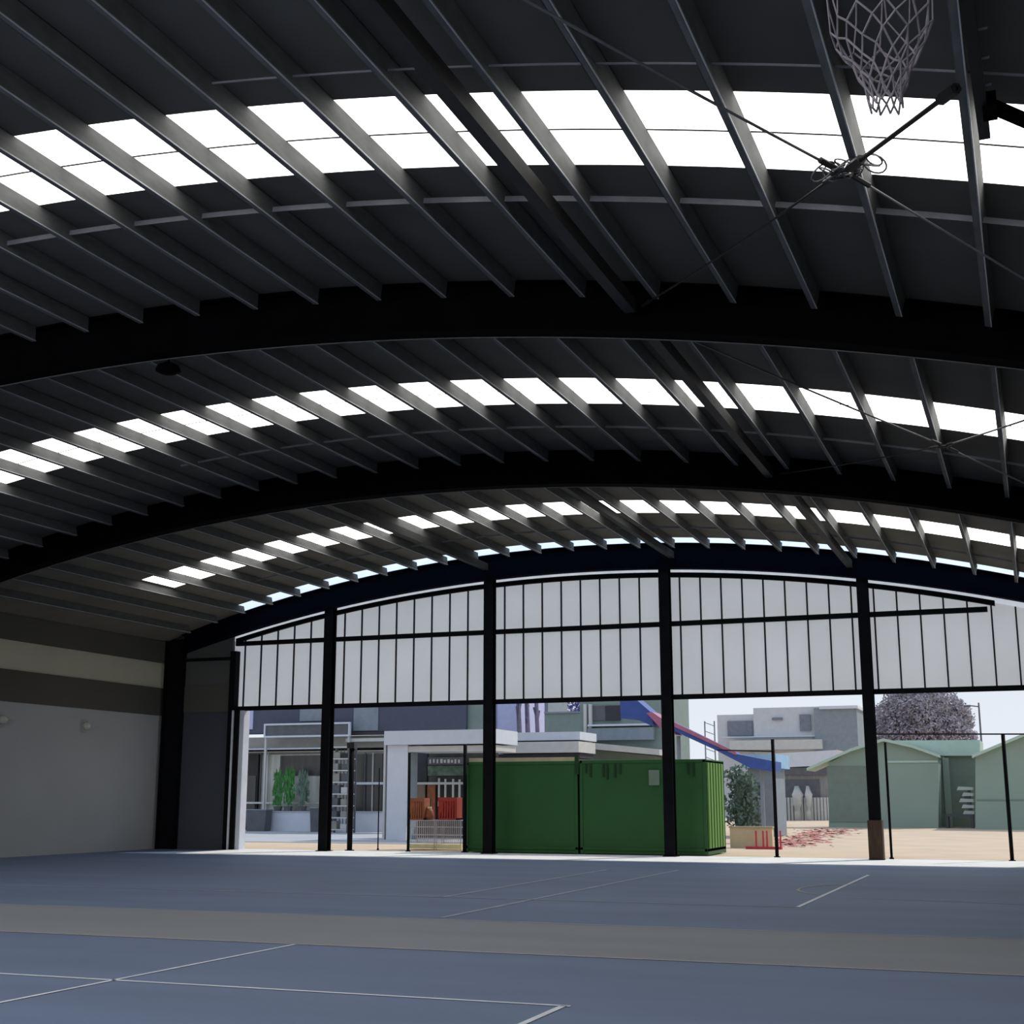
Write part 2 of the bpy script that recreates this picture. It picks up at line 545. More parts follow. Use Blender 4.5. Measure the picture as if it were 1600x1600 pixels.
def ring(x, y, lab, tangle):
    z = zt(x) - .37
    t = thing('bracing_ring', (x, y, z), lab, 'ring', 'bracing rings')
    MB().tube([(x + .11 * math.cos(a), y + .11 * math.sin(a), z + .02 * math.sin(a)) for a in [2 * PI * i / 20 for i in range(20)]], .02, 6, True).build('ring', M['dark_rod'], t, True)
    if tangle:
        mb = MB()
        for k in range(14):
            cx, cy, cz = x + random.uniform(-.22, .3), y + random.uniform(-.12, .12), z + random.uniform(-.03, .05)
            r = random.uniform(.05, .12)
            tl = random.uniform(-.8, .8)
            mb.tube([(cx + r * math.cos(a), cy + r * math.sin(a) * math.cos(tl), cz + .6 * r * math.sin(a + k)) for a in [2 * PI * i / 14 for i in range(15)]], .009, 5)
        mb.build('wire_tangle', M['rod'], t, True)


ring(-1.28, 12.05, 'dark ring with tangled wire where rods cross below the nearest skylight', True)
ring(-1.05, 22.68, 'small dark ring where rods cross below the middle skylight', False)

# bar and brace at the right edge
t = thing('support_bar', (0.06, 8.0, 7.0), 'dark bolted steel bar hanging under the purlin by the top right edge', 'steel bar')
MB().bar((-0.09, 7.4, zt(-.07) - .30), (-0.02, 11.1, zt(0) - .34), .09, .1).build('bar', M['dark_rod'], t)
for k in range(6):
    yy = 8.6 + k * .42
    MB().tube([(-.06 + .02 * k / 6, yy, zt(0) - .33), (.06, yy, zt(0) - .33)], .014, 6).build('bolt', M['rod'], t)
t = thing('support_brace', (0.02, 10.6, 7.1), 'black diagonal brace meeting the bolted bar at the right edge', 'brace')
MB().bar((0.03, 10.62, zt(0) - .33), (1.3, 11.6, zt(1.3) - .36), .085).build('brace_bar', M['black_steel'], t)
MB().box(-.02, .09, 10.52, 10.72, zt(0) - .42, zt(0) - .26).build('bracket', M['black_steel'], t)

# ------------------------------------------------------------------ gable
COLX = [-21.03, -15.47, -9.90, -4.21, 1.4]
clab = ['leftmost tall black column of the open gable', 'black gable column just left of the green containers, beside the crates',
        'black gable column in front of the green containers', 'black gable column with brown foot, in front of the sage sheds', 'x']
for i, x in enumerate(COLX[:4]):
    Y = 38.42
    h = zb(x) + .05
    t = thing('gable_column', (x, Y, 0), clab[i], 'column', 'gable columns')
    for yy in (-.15, .13):
        MB().box(x - .15, x + .15, Y + yy, Y + yy + .02, 0.015, h).build('flange', M['gable_steel'], t)
    MB().box(x - .01, x + .01, Y - .13, Y + .13, 0.015, h).build('web', M['gable_steel'], t)
    MB().box(x - .2, x + .2, Y - .2, Y + .2, 0.012, .035).build('base_plate', M['gable_steel'], t)
    if i == 3:
        MB().box(x - .19, x + .19, Y - .19, Y + .19, 0.035, 1.05).build('brown_wrap', M['brown'], t)
# girts between columns
edges = [-24.75] + COLX[:4] + [XR - .75]
gl = ['at the far left', 'left of the green containers', 'above the green containers', 'right of the green containers', 'at the right edge']
for k in range(5):
    a, b = edges[k] + .16, edges[k + 1] - .16
    tag(MB().box(a, b, 38.45, 38.57, G1 - .07, G1 + .07).build('lower_girt', M['gable_steel']), 'black girt along the foot of the pale gable panels, bay %s' % gl[k], 'girt', 'lower gable girts')
    b2 = min(b, -0.95)
    tag(MB().box(a, b2, 38.45, 38.57, G2 - .07, G2 + .07).build('upper_girt', M['gable_steel']), 'black girt across the middle of the pale gable panels, bay %s' % gl[k], 'girt', 'upper gable girts')
    lo, hi = (lambda x: zb(x) - .23), (lambda x: zb(x) - .09)
    if k == 4:
        b = -0.75
    tag(arcslab(MB(), arcx(a, b, .5), lo, hi, 38.45, 38.57).build('edge_girt', M['gable_steel']), 'sloping black girt topping the gable panels, bay %s' % gl[k], 'girt', 'top gable girts')
# wall_back : cladding with upright seams and the solid corner
wb = structroot('wall_back', 'pale ribbed gable panels above an open end')
xs = arcx(-24.72, XR, .31)
clad = lambda x: zb(x) - .12
mb = MB()
vs, fs = [], []
for x in xs:
    vs += [(x, 38.62, G1), (x, 38.62, clad(x))]
for i in range(len(xs) - 1):
    fs.append((2 * i, 2 * i + 2, 2 * i + 3, 2 * i + 1))
mb.add(vs, fs).build('cladding', M['cladding'], wb)
arcslab(MB(), arcx(-24.72, XR - .8, .5), lambda x: zb(x) - .13, lambda x: zb(x) + .2, 38.6, 38.615).build('light_gap_strip', M['light_gap'], wb)  # strip added to glow as the light gap and keep sun out
mb = MB()
sx = -24.3
while sx < XR:
    mb.box(sx - .022, sx + .022, 38.575, 38.618, G1 + .05, clad(sx) - .02)
    sx += .617
mb.build('cladding_seams', M['clad_seam'], wb)
x0, x1 = XL, -24.72
MB().box(x0, x1, 38.5, 38.66, 0, 4.42).build('corner_panel', M['corner_low'], wb)
MB().box(x0, x1, 38.47, 38.66, 4.42, 5.3).build('corner_dark_band', M['wall_dark'], wb)
MB().box(x0, x1, 38.5, 38.66, 5.3, 6.12).build('corner_pale_band', M['corner_mid'], wb)
arcslab(MB(), arcx(x0, x1, .4), lambda x: 6.22, lambda x: max(6.25, zt(x)), 38.5, 38.66).build('corner_top', M['corner_mid'], wb)
MB().box(x0, x1, 38.42, 38.6, 6.12, 6.22).build('corner_girt', M['gable_steel'], wb)
# jamb of the opening
t = thing('door_jamb', (-24.5, 38.5, 0), 'white edged jamb at the left side of the open gable', 'jamb')
MB().box(-24.72, -24.5, 38.36, 38.66, 0.012, 6.4).build('dark_post', M['gable_steel'], t)
MB().box(-24.5, -24.28, 38.3, 38.34, 0.012, 4.44).box(-24.32, -24.28, 38.34, 38.6, .012, 4.44).build('dark_channel', M['gable_steel'], t)
MB().box(-24.28, -24.12, 38.4, 38.75, 0.012, 4.44).build('white_edge', M['jamb'], t)
MB().box(-24.5, -24.44, 38.26, 38.3, 0.012, 4.44).build('pale_stripe', M['jamb'], t)

# ------------------------------------------------------------------ basketball net hung at the upper right
hx, hy, hz, hr = -0.335, 4.70, 4.735, .195
t = thing('basketball_hoop', (hx, hy, hz), 'basketball hoop with hanging cord net near the top right corner', 'basketball hoop')
MB().tube([(hx + hr * math.cos(a), hy + hr * math.sin(a), hz) for a in [2 * PI * i / 32 for i in range(32)]], .01, 8, True).build('rim', M['rim'], t, True)
MB().bar((hx, hy - hr, hz), (hx, hy - hr - .2, hz), .12, .03).box(hx - .12, hx + .12, hy - hr - .22, hy - hr - .2, hz - .05, hz + .3).build('rim_bracket', M['rim'], t)
MB().bar((hx, hy - hr - .26, hz - .02), (hx, hy - hr - .26, zt(hx) - .03), .08).build('drop_post', M['black_steel'], t)
prof = [(0.0, hr), (.16, .193), (.28, .188), (.33, .172), (.38, .148), (.43, .122), (.48, .096), (.53, .076), (.58, .062), (.62, .057)]
NS = 12
mb = MB()


def np_(lv, j, sh):
    d, r = prof[lv]
    rr = random.Random(lv * 100 + (j % NS) * 3 + int(sh * 7))
    a = 2 * PI * (j + sh) / NS
    return Vector((hx + r * math.cos(a) + rr.uniform(-.008, .008), hy + r * math.sin(a) + rr.uniform(-.008, .008), hz - d + rr.uniform(-.012, .012) * (lv > 0)))


for j in range(NS):
    mb.tube([np_(0, j, 0), np_(1, j, 0.1), np_(2, j, .25)], .0032, 5)
    mb.tube([np_(0, j, 0), np_(1, j, -.1), np_(2, j - 1, .75 - .5)], .0032, 5) if j % 3 == 0 else None
for lv in range(2, len(prof) - 1):
    s0 = .25 if lv % 2 == 0 else .75
    s1 = .75 if lv % 2 == 0 else .25
    for j in range(NS):
        a = np_(lv, j, s0)
        if lv % 2 == 0:
            for b in (np_(lv + 1, j, s1), np_(lv + 1, j - 1, s1)):
                mb.tube([a, b], .0042, 5)
        else:
            for b in (np_(lv + 1, j, s1), np_(lv + 1, j + 1, s1)):
                mb.tube([a, b], .0042, 5)
mb.build('net', M['net'], t)

# ------------------------------------------------------------------ outside: helpers
def pbox(mb, u0, v0, u1, v1, Y, depth, ground=False):
    xa, za = at(u0, v1, Y)
    xb, zb_ = at(u1, v0, Y)
    return mb.box(xa, xb, Y, Y + depth, 0.0 if ground else za, zb_)


def pb(name, m, parent, u0, v0, u1, v1, Y, depth=.1, ground=False, bevel=0.0):
    return pbox(MB(), u0, v0, u1, v1, Y, depth, ground).build(name, M[m], parent, bevel=bevel)


def pth(name, u, v, Y, label, cat, group=None):
    x, z = at(u, v, Y)
    return thing(name, (x, Y, 0), label, cat, group)


def blob(mb, c, r, n, leaf, sq=(1, 1, 1)):
    for _ in range(n):
        v = Vector((random.gauss(0, 1), random.gauss(0, 1), random.gauss(0, 1)))
        v.normalize()
        v *= random.uniform(.5, 1) ** .5
        p = Vector(c) + Vector((v.x * r * sq[0], v.y * r * sq[1], v.z * r * sq[2]))
        a = Vector((random.gauss(0, 1), random.gauss(0, 1), random.gauss(0, 1))).normalized()
        b = a.orthogonal().normalized()
        l = leaf * random.uniform(.6, 1.3)
        mb.add([p - a * l, p + b * l * .5, p + a * l, p - b * l * .5], [(0, 1, 2, 3)])
    return mb


# ---- green containers just outside
def container(xa, xb, y0, d, h, lab, rim, lit):
    t = thing('green_container', ((xa + xb) / 2, y0, 0), lab, 'container', 'green containers outside the gable')
    mb = MB().box(xa, xb, y0 + .03, y0 + d - .03, .012, h - .04)
    mb.build('body', M['green'], t)
    fr = MB()
    for x in (xa, xb - .1):
        for yy in (y0, y0 + d - .1):
            fr.box(x, x + .1, yy, yy + .1, .0, h)
    fr.box(xa, xb, y0, y0 + .1, .1, .2).box(xa, xb, y0, y0 + .1, h - .1, h).box(xa, xb, y0 + d - .1, y0 + d, h - .1, h)
    fr.box(xb - .1, xb, y0, y0 + d, h - .1, h).box(xb - .1, xb, y0, y0 + d, .1, .2)
    fr.build('corner_frame', M['green'], t, bevel=.015)
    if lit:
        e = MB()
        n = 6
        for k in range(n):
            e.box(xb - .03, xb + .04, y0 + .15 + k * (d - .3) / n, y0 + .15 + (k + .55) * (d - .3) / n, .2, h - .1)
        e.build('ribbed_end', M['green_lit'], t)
    if rim:
        MB().box(xa + .1, xb, y0 + .02, y0 + .12, h, h + .12).build('beige_rim', M['beige'], t)
    return t


xa, _ = at(727, 1330, 39.6)
xm, _ = at(905, 1330, 39.6)
xb, _ = at(1106, 1330, 39.6)
_, hh = at(905, 1189, 39.6)
c1 = container(xa, xm - .03, 39.6, 2.3, hh, 'long green metal container left of the upright seam, with beige rim', True, False)
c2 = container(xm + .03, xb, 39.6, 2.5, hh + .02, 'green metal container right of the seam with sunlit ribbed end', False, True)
mb = MB()
for u in (915, 922, 942, 948, 960, 968, 1075, 1083):
    x, z = at(u, 1190, 39.57)
    mb.box(x - .03, x + .03, 39.575, 39.6, hh - random.uniform(.35, .55), hh - .1)
mb.build('rust_streaks', M['green_dark'], c2)
pb('notice_plate', 'shed_dark', c2, 1014, 1203, 1030, 1227, 39.57, .03)
pb('lock_bar', 'green_dark', c1, 898, 1180, 904, 1210, 39.54, .05)

# ---- fence posts
posts = [(550, 1167, 39.2, .085, 'stout dark post standing alone just right of the leftmost gable column'), (593, 1200, 40.5, .02, 'very thin pole left of the white portal foot'),
         (640, 1176, 39.3, .045, 'thin dark pole beside the white portal, left of the crates'), (727, 1163, 39.25, .06, 'dark pole at the left end of the green container'),
         (1207, 1155, 39.2, .05, 'dark pole standing right of the green containers'), (1383, 1160, 39.5, .035, 'thin pole close beside the brown footed column'),
         (1356, 1155, 39.6, .03, 'thin pole on the left side of the brown footed column'), (1567, 1148, 39.1, .05, 'dark pole at the right in front of the sage sheds')]
for u, v, Y, r, lab in posts:
    x, z = at(u, v, Y)
    t = thing('fence_pole', (x, Y, -.02), lab, 'pole', 'dark poles outside the gable')
    MB().tube([(x, Y, -.02), (x, Y, z)], r, 10).build('shaft', M['gable_steel'], t, True)
    MB().tube([(x, Y, -.02), (x, Y, .03)], r * 1.8, 10).build('foot', M['gable_steel'], t)
    if r > .08:
        MB().box(x - .13, x + .13, Y - .1, Y + .1, z - .05, z + .14).build('lamp_head', M['dark_glass'], t)
for (u0, v0, u1, v1, Y, lab) in ((1362, 1147, 1640, 1147, 39.15, 'thin dark rail running above the sage sheds to the right edge'), (1120, 1172, 1207, 1174, 39.2, 'thin dark rail left of the pole beyond the green container')):
    xa_, za_ = at(u0, v0, Y)
    xb_, zb2 = at(u1, v1, Y)
    tag(MB().tube([(xa_, Y, za_), (xb_, Y, zb2)], .022, 6).build('fence_rail', M['dark_rod']), lab, 'rail', 'thin fence rails')

# ---- crates, carts near the gable
def cart(u0, u1, vt, Y, lab):
    t = pth('wire_cart', (u0 + u1) / 2, 1330, Y, lab, 'wire cart', 'wire carts by the white portal')
    x0, zt_ = at(u0, vt, Y)
    x1, _ = at(u1, vt, Y)
    d = .6
    for x in (x0, x1):
        for yy in (Y, Y + d):
            MB().tube([(x, yy, .0), (x, yy, zt_)], .016, 6).build('leg', M['wire'], t)
    mb = MB()
    n = 12
    for k in range(n + 1):
        x = x0 + (x1 - x0) * k / n
        for yy in (Y, Y + d):
            mb.tube([(x, yy, .2), (x, yy, zt_)], .008, 5)
    for z in (.2, .45, .7, zt_ - .02):
        mb.tube([(x0, Y, z), (x1, Y, z), (x1, Y + d, z), (x0, Y + d, z)], .01, 5, True)
    mb.box(x0, x1, Y, Y + d, zt_ - .012, zt_)
    mb.build('wire_basket', M['wire'], t)
    MB().box(x0, x1, Y - .02, Y + d, .02, .16).build('pale_base', M['pale_yellow'], t)
    return zt_


YC = 41.2
zc1 = cart(640, 679, 1281, YC, 'wire cart holding up the brown orange crate')
zc2 = cart(682, 720, 1281, YC, 'wire cart holding up the bright red crate')


def crate(u0, u1, v0, z0, m, lab):
    t = pth('plastic_crate', (u0 + u1) / 2, 1270, YC, lab, 'crate', 'crates on the wire carts')
    x0, z1 = at(u0, v0, YC)
    x1, _ = at(u1, v0, YC)
    MB().box(x0, x1, YC + .05, YC + .55, z0, z0 + .05).box(x0, x1, YC + .5, YC + .55, z0, z1).box(x0, x0 + .05, YC + .05, YC + .55, z0, z1).box(x1 - .05, x1, YC + .05, YC + .55, z0, z1).build('shell', M[m], t)
    MB().box(x0 - .01, x1 + .01, YC + .03, YC + .08, z1 - .12, z1).build('rim_band', M[m], t)
    mb = MB()
    for k in range(7):
        x = x0 + (x1 - x0) * (k + .5) / 7
        mb.box(x - .025, x + .025, YC + .04, YC + .07, z0, z1 - .1)
    mb.build('slats', M[m], t)


crate(637, 662, 1247, zc1, 'orange', 'brown orange slatted crate, left of the two on wire carts')
crate(684, 713, 1246, zc2, 'red', 'bright red slatted crate, right of the two on wire carts')
x, z = at(671, 1270, YC + .3)
t = thing('orange_jar', (x, YC + .3, zc1), 'rounded orange jar standing between the two crates', 'jar')
MB().tube([(x, YC + .3, zc1), (x, YC + .3, zc1 + .12), (x, YC + .3, zc1 + .3), (x, YC + .3, zc1 + .36)], [.12, .16, .12, .07], 14).build('jar', M['orange'], t, True)
MB().tube([(x, YC + .3, zc1 + .36), (x, YC + .3, zc1 + .42)], .075, 12).build('lid', M['pale_yellow'], t)
x0, _ = at(661, 1270, YC + .3)
tag(MB().box(x0, x0 + .5, YC, YC + .5, zc1 - .14, zc1 - .005).build('folded_cloth', M['scrap'], bevel=.03), 'pinkish red folded cloth between the two wire carts under the jar', 'cloth') if False else None

# ---- white portal building and its shop
YP = 50.0
t = pth('white_portal', 680, 1300, YP, 'white rendered portal with thick pillar and beam behind the crates', 'portal')
pb('pillar', 'white', t, 603, 1164, 637, 1309, YP, .9, True)
pb('pillar_edge', 'offwhite', t, 597, 1150, 603.2, 1309, YP + .1, .9, True)
pb('pillar_return', 'bluegrey', t, 637, 1172, 643, 1309, YP + .25, .6, True)
pb('beam', 'white', t, 600, 1139, 775, 1164, YP - .15, 2.4)
pb('lower_beam', 'offwhite', t, 637, 1164, 775, 1175, YP + .05, 2.2)
t = pth('dark_shopfront', 690, 1300, 54, 'dark shopfront with tan panels and pale sign under the white portal', 'shopfront')
YS = 53.0
pb('back_wall', 'dark_glass', t, 640, 1174, 775, 1306, YS, .3, True)
pb('grey_panel', 'slot', t, 645, 1176, 667, 1222, YS - .1, .08)
sb = pb('sign_board', 'planter', t, 668, 1183, 724, 1195, YS - .2, .1)
mb = MB()
for k in range(9):
    u = 671 + k * 5.6
    w = random.uniform(2.2, 3.8)
    pbox(mb, u, 1186 + random.uniform(0, 1.5), u + w, 1193 - random.uniform(0, 1.5), YS - .22, .03)
mb.build('sign_lettering', M['offwhite'], sb)
pb('green_panel', 'leaf_dark', t, 668, 1196, 724, 1212, YS - .1, .08)
pb('counter_rail', 'offwhite', t, 645, 1222, 722, 1226, YS - .3, .2)
pb('tan_panel', 'tan', t, 645, 1226, 664, 1282, YS - .2, .1)
pb('tan_panel', 'orange', t, 667, 1226, 680, 1282, YS - .2, .1)
for u in (684, 694, 706, 716):
    pb('display_frame', 'offwhite', t, u, 1216 + (u % 3), u + 3, 1260, YS - .25, .06)

# ---- left storefront
YL = 62.0
t = pth('storefront_building', 480, 1290, YL, 'slate blue building with glazed storefront behind the leftmost column', 'building')
pb('upper_wall', 'slate', t, 300, 1040, 729, 1148, YL, 1)
pb('lower_wall', 'shopwall', t, 300, 1148, 640, 1172, YL + .1, 4)
pb('storefront_wall', 'shopwall', t, 300, 1172, 640, 1293, YL + .4, 4, True)
pb('side_panel', 'greygreen', t, 729, 1040, 757, 1145, YL + .2, .4)
for u0, v0, u1, v1, m in ((552, 1104, 591, 1142, 'bluegrey'), (468, 1095, 508, 1127, 'bluegrey'), (370, 1100, 396, 1140, 'lilac')):
    pb('wall_panel', m, t, u0, v0, u1, v1, YL - .06, .1)
pb('dark_ledge', 'slot', t, 545, 1143, 600, 1149, YL - .15, .2)
pb('white_gutter', 'white', t, 360, 1168, 505, 1172, YL - .5, .6)
pb('white_gutter', 'offwhite', t, 540, 1153, 600, 1159, YL - .5, .6)
dr = pb('door', 'door_dark', t, 368, 1178, 404, 1291, YL + .2, .25, True)
pb('door_leaf', 'dark_glass', dr, 382, 1212, 400, 1290, YL + .15, .1, True)
gw = pb('glass_window', 'mid_glass', t, 406, 1178, 502, 1266, YL + .3, .12)
pb('dark_pane', 'dark_glass', gw, 437, 1180, 502, 1212, YL + .25, .06)
pb('glass_window', 'dark_glass', t, 552, 1178, 598, 1272, YL + .25, .2)
pb('white_rail', 'white', t, 552, 1222, 598, 1226, YL + .1, .1)
pb('white_rail', 'offwhite', t, 384, 1253, 502, 1256, YL + .05, .1)
for u in (405, 416, 504, 568, 580):
    pb('mullion', 'offwhite' if u in (416, 580) else 'planter', t, u, 1176, u + 3, 1268, YL + .15, .12)
t = pth('planting_ledge', 500, 1290, YL - 1.3, 'low pale ledge wall in front of the storefront carrying the green plants', 'ledge')
pb('ledge_body', 'white', t, 412, 1269.5, 600, 1293, YL - 1.3, 1.1, True)
pb('ledge_cap', 'paving', t, 411, 1268, 601, 1269.5, YL - 1.32, 1.14)
# sign frame on the canopy
t = pth('sign_frame', 480, 1150, YL - 1.2, 'white outlined dark signboard above the storefront', 'signboard')
x0, z0 = at(415, 1150, YL - .7)
x1, z1 = at(545, 1131, YL - .7)
MB().box(x0, x1, YL - .7, YL - .65, z0, z1).build('dark_board', M['planter'], t)
b = .09
MB().box(x0 - b, x1 + b, YL - .76, YL - .6, z1, z1 + b).box(x0 - b, x1 + b, YL - .76, YL - .6, z0 - b, z0).box(x0 - b, x0, YL - .76, YL - .6, z0, z1).box(x1, x1 + b, YL - .76, YL - .6, z0, z1).build('white_frame', M['white'], t)
for x in (x0, x1):
    MB().box(x - .05, x + .05, YL - .7, YL - .6, .0, z0).build('leg', M['offwhite'], t)
# plants
for u, v, sz, lab in ((436, 1212, .5, 'slim green plant behind the storefront, leftmost of three'), (452, 1208, .55, 'bright green plant in the middle of the three by the storefront'), (474, 1212, .55, 'dark green plant by the storefront, rightmost of three')):
    Y = YL - .75
    x, z = at(u, v, Y)
    _, zbase = at(u, 1268, YL - 1.32)
    t = thing('potted_plant', (x, Y, zbase), lab, 'plant', 'green plants by the storefront')
    mb = MB()
    for k in range(150):
        zz = zbase + .25 + random.random() ** .8 * (z - zbase - .25)
        a = random.uniform(0, 2 * PI)
        r0 = random.uniform(0, sz * .6)
        p = Vector((x + math.cos(a) * r0, Y + .15 * math.sin(a) * r0, zz))
        w = random.uniform(.04, .1)
        h = random.uniform(.25, .6)
        mb.add([p + Vector((-w, 0, 0)), p + Vector((w, 0, 0)), p + Vector((random.uniform(-.1, .1), random.uniform(-.05, .05), h * .9))], [(0, 1, 2)])
    mb.build('foliage', M['leaf_dark' if u == 474 else 'leaf'], t)
    MB().tube([(x, Y, zbase), (x, Y, z - .2)], .03, 6).build('stem', M['leaf_dark'], t)
    MB().tube([(x, Y, zbase), (x, Y, zbase + .26)], [.18, .24], 10).build('pot', M['planter'], t)
for u0, u1, v0, Y, lab in ((384, 416, 1266, YL - 2.1, 'dark grey planter box under the storefront door side'), (484, 512, 1263, YL - 2.1, 'grey planter box behind the leftmost gable column')):
    t = pth('planter_box', (u0 + u1) / 2, 1290, Y, lab, 'planter', 'planter boxes at the storefront')
    x0, z1 = at(u0, v0, Y)
    x1, _ = at(u1, v0, Y)
    MB().prism([(x0 + .08, 0), (x1 - .08, 0), (x1, z1), (x0, z1)], Y, Y + .6).build('box', M['planter'], t)
    MB().box(x0 - .02, x1 + .02, Y - .02, Y + .62, z1, z1 + .05).build('rim', M['bluegrey'], t)
# rack between column and post
YR = 58.5
t = pth('storage_rack', 532, 1292, YR, 'tall crowded wire rack between the leftmost column and the stout post', 'rack')
x0, z1 = at(515, 1166, YR)
x1, _ = at(546, 1166, YR)
for x in (x0, x1):
    for yy in (YR, YR + .7):
        MB().box(x - .04, x + .04, yy - .04, yy + .04, 0, z1).build('upright', M['planter'], t)
for k in range(8):
    z = .15 + (z1 - .2) * k / 7
    MB().box(x0, x1, YR, YR + .7, z - .03, z + .03).build('shelf', M['offwhite'], t)
mb = MB()
for k in range(6):
    x = x0 + (x1 - x0) * (k + .5) / 6
    mb.box(x - .015, x + .015, YR + .68, YR + .7, .1, z1)
mb.build('back_wires', M['dark_glass'], t)
for k in range(7):
    z = .18 + (z1 - .2) * k / 7
    for q in range(2):
        x = x0 + .1 + q * (x1 - x0) * .48
        w = (x1 - x0) * random.uniform(.28, .4)
        h = (z1 / 8) * random.uniform(.45, .8)
        tag(MB().box(x, x + w, YR + .1, YR + .55, z, z + h).build('stored_box', M[random.choice(['planter', 'shopwall', 'door_dark', 'offwhite'])], bevel=.02),
            'box on the wire rack, %s shelf from the ground, %s side' % (ORD[k + 1], ['left', 'right'][q]), 'box', 'boxes on the wire rack')

# ---- middle background
YM = 56.0
t = pth('white_canopy_building', 845, 1200, YM, 'low building with white stepped fascia above the left green container', 'building')
pb('upper_fascia', 'white', t, 770, 1143, 906, 1158, YM + .3, 2.4)
pb('lower_fascia', 'offwhite', t, 770, 1158, 904, 1177, YM, 2.4)
pb('dark_soffit', 'slot', t, 770, 1177, 906, 1186, YM + .4, 2)
pb('wall', 'shopwall', t, 770, 1186, 906, 1300, YM + .8, 1.8, True)
YB = 78.0
t = pth('lilac_building', 792, 1280, YB, 'pale lilac building right of the second gable column', 'building')
pb('wall', 'lilac', t, 768, 1040, 808, 1300, YB, 5, True)
pb('window', 'bluegrey', t, 768, 1098, 776, 1140, YB - .05, .1)
t = pth('greygreen_building', 882, 1280, YB - 3, 'flat grey green wall block beneath the violet tree', 'building')
pb('wall', 'greygreen', t, 852, 1113, 915, 1300, YB - 3, 4, True)
pb('coping', 'bluegrey', t, 850, 1111, 917, 1115, YB - 3.1, 4.2)
for u, w, lab in ((810, 5, 'slim trunk nearest the lilac building'), (823, 5, 'thicker slim trunk in the middle of the row beside the lilac building'), (838, 4, 'slim trunk nearest the grey green block')):
    x, z = at(u, 1060, YB - 2)
    o = MB().tube([(x, YB - 2, 0), (x + .1, YB - 2, z * .5), (x - .05, YB - 2, z)], [.2 * w / 5, .17 * w / 5, .12], 8)
    for k in range(7):
        zz = z * (.6 + .06 * k)
        o.tube([(x, YB - 2, zz), (x + random.uniform(-.18, .18), YB - 2 + random.uniform(-.3, .3), zz + random.uniform(.6, 1.4))], .05, 5)
    tag(o.build('bare_tree', M['trunk'], None, True), lab, 'tree', 'bare trunks beside the lilac building')
for u, lab in ((876, 'violet leafed tree over the grey green block'),):
    Y = YB + 14
    x, z = at(u, 1092, Y)
    t = thing('violet_tree', (x, Y, 0), lab, 'tree')
    blob(MB(), (x, Y, z - .3), 2.0, 3500, .12, (1.2, .8, .8)).build('crown', M['violet_leaf'], t)
    MB().tube([(x, Y, 0), (x + .1, Y, z)], [.25, .12], 8).build('trunk', M['trunk'], t)
t = pth('pale_block', 828, 1280, YB + 6, 'pale blue grey block seen behind the bare trunks', 'building')
pb('wall', 'bluegrey', t, 806, 1050, 856, 1300, YB + 6, 4, True)
pb('cornice', 'lilac', t, 804, 1046, 858, 1054, YB + 5.8, 4.4)
YG = 62.0
t = pth('grey_house', 970, 1280, YG, 'grey house with dark window and pale awning above the right green container', 'building')
pb('wall', 'greygreen', t, 908, 1080, 1036, 1300, YG, 5, True)
wn = pb('window', 'planter', t, 925, 1102, 969, 1126, YG - .1, .15)
pb('window_shade', 'slot', wn, 946, 1102, 969, 1126, YG - .13, .05)
pb('white_ledge', 'white', t, 918, 1130, 1026, 1135, YG - .5, .6)
pb('grey_balcony', 'bluegrey', t, 918, 1136, 1020, 1157, YG - .4, .5)
for u in (912, 920):
    pb('downpipe', 'offwhite', t, u, 1100, u + 4, 1160, YG - .25, .2)
xa_, za_ = at(906, 1159, YG - 1.5)
xb_, zb2 = at(1040, 1172, YG - 1.5)
xc_, zc_ = at(1040, 1181, YG - 1.5)
xd_, zd_ = at(906, 1169, YG - 1.5)
MB().prism([(xa_, za_), (xb_, zb2), (xc_, zc_), (xd_, zd_)], YG - 2.6, YG).build('awning', M['offwhite'], t)
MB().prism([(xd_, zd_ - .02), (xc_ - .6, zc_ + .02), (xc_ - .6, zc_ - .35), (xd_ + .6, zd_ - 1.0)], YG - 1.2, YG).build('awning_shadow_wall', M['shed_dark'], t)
# blue chute
YQ = 52.0
t = pth('blue_chute', 1100, 1280, YQ, 'long blue chute with pink red upper part sloping down behind the third column', 'chute')


def band(pts, m, name, Y, d):
    q = [at(u, v, Y) for u, v in pts]
    return MB().prism(q, Y, Y + d).build(name, M[m], t)


band([(968, 1085), (985, 1085), (1016, 1112), (1022, 1136), (996, 1124), (970, 1122)], 'blue', 'upper_hood', YQ + .3, 1.2)
band([(1010, 1114), (1018, 1112), (1050, 1134), (1056, 1148), (1036, 1142)], 'chute_red', 'red_section', YQ + .1, 1.2)
band([(1040, 1128), (1052, 1130), (1150, 1178), (1212, 1190), (1212, 1206), (1172, 1200), (1118, 1172), (1044, 1138)], 'blue', 'long_slide', YQ, 1.2)
band([(1052, 1128), (1150, 1175), (1150, 1180), (1050, 1134)], 'chute_red', 'side_rail', YQ - .05, .1)
for u, v in ((1060, 1150), (1190, 1202)):
    x, z = at(u, v, YQ + .6)
    MB().tube([(x, YQ + .6, -.02), (x, YQ + .6, z)], .08, 8).build('leg', M['bluegrey'], t)

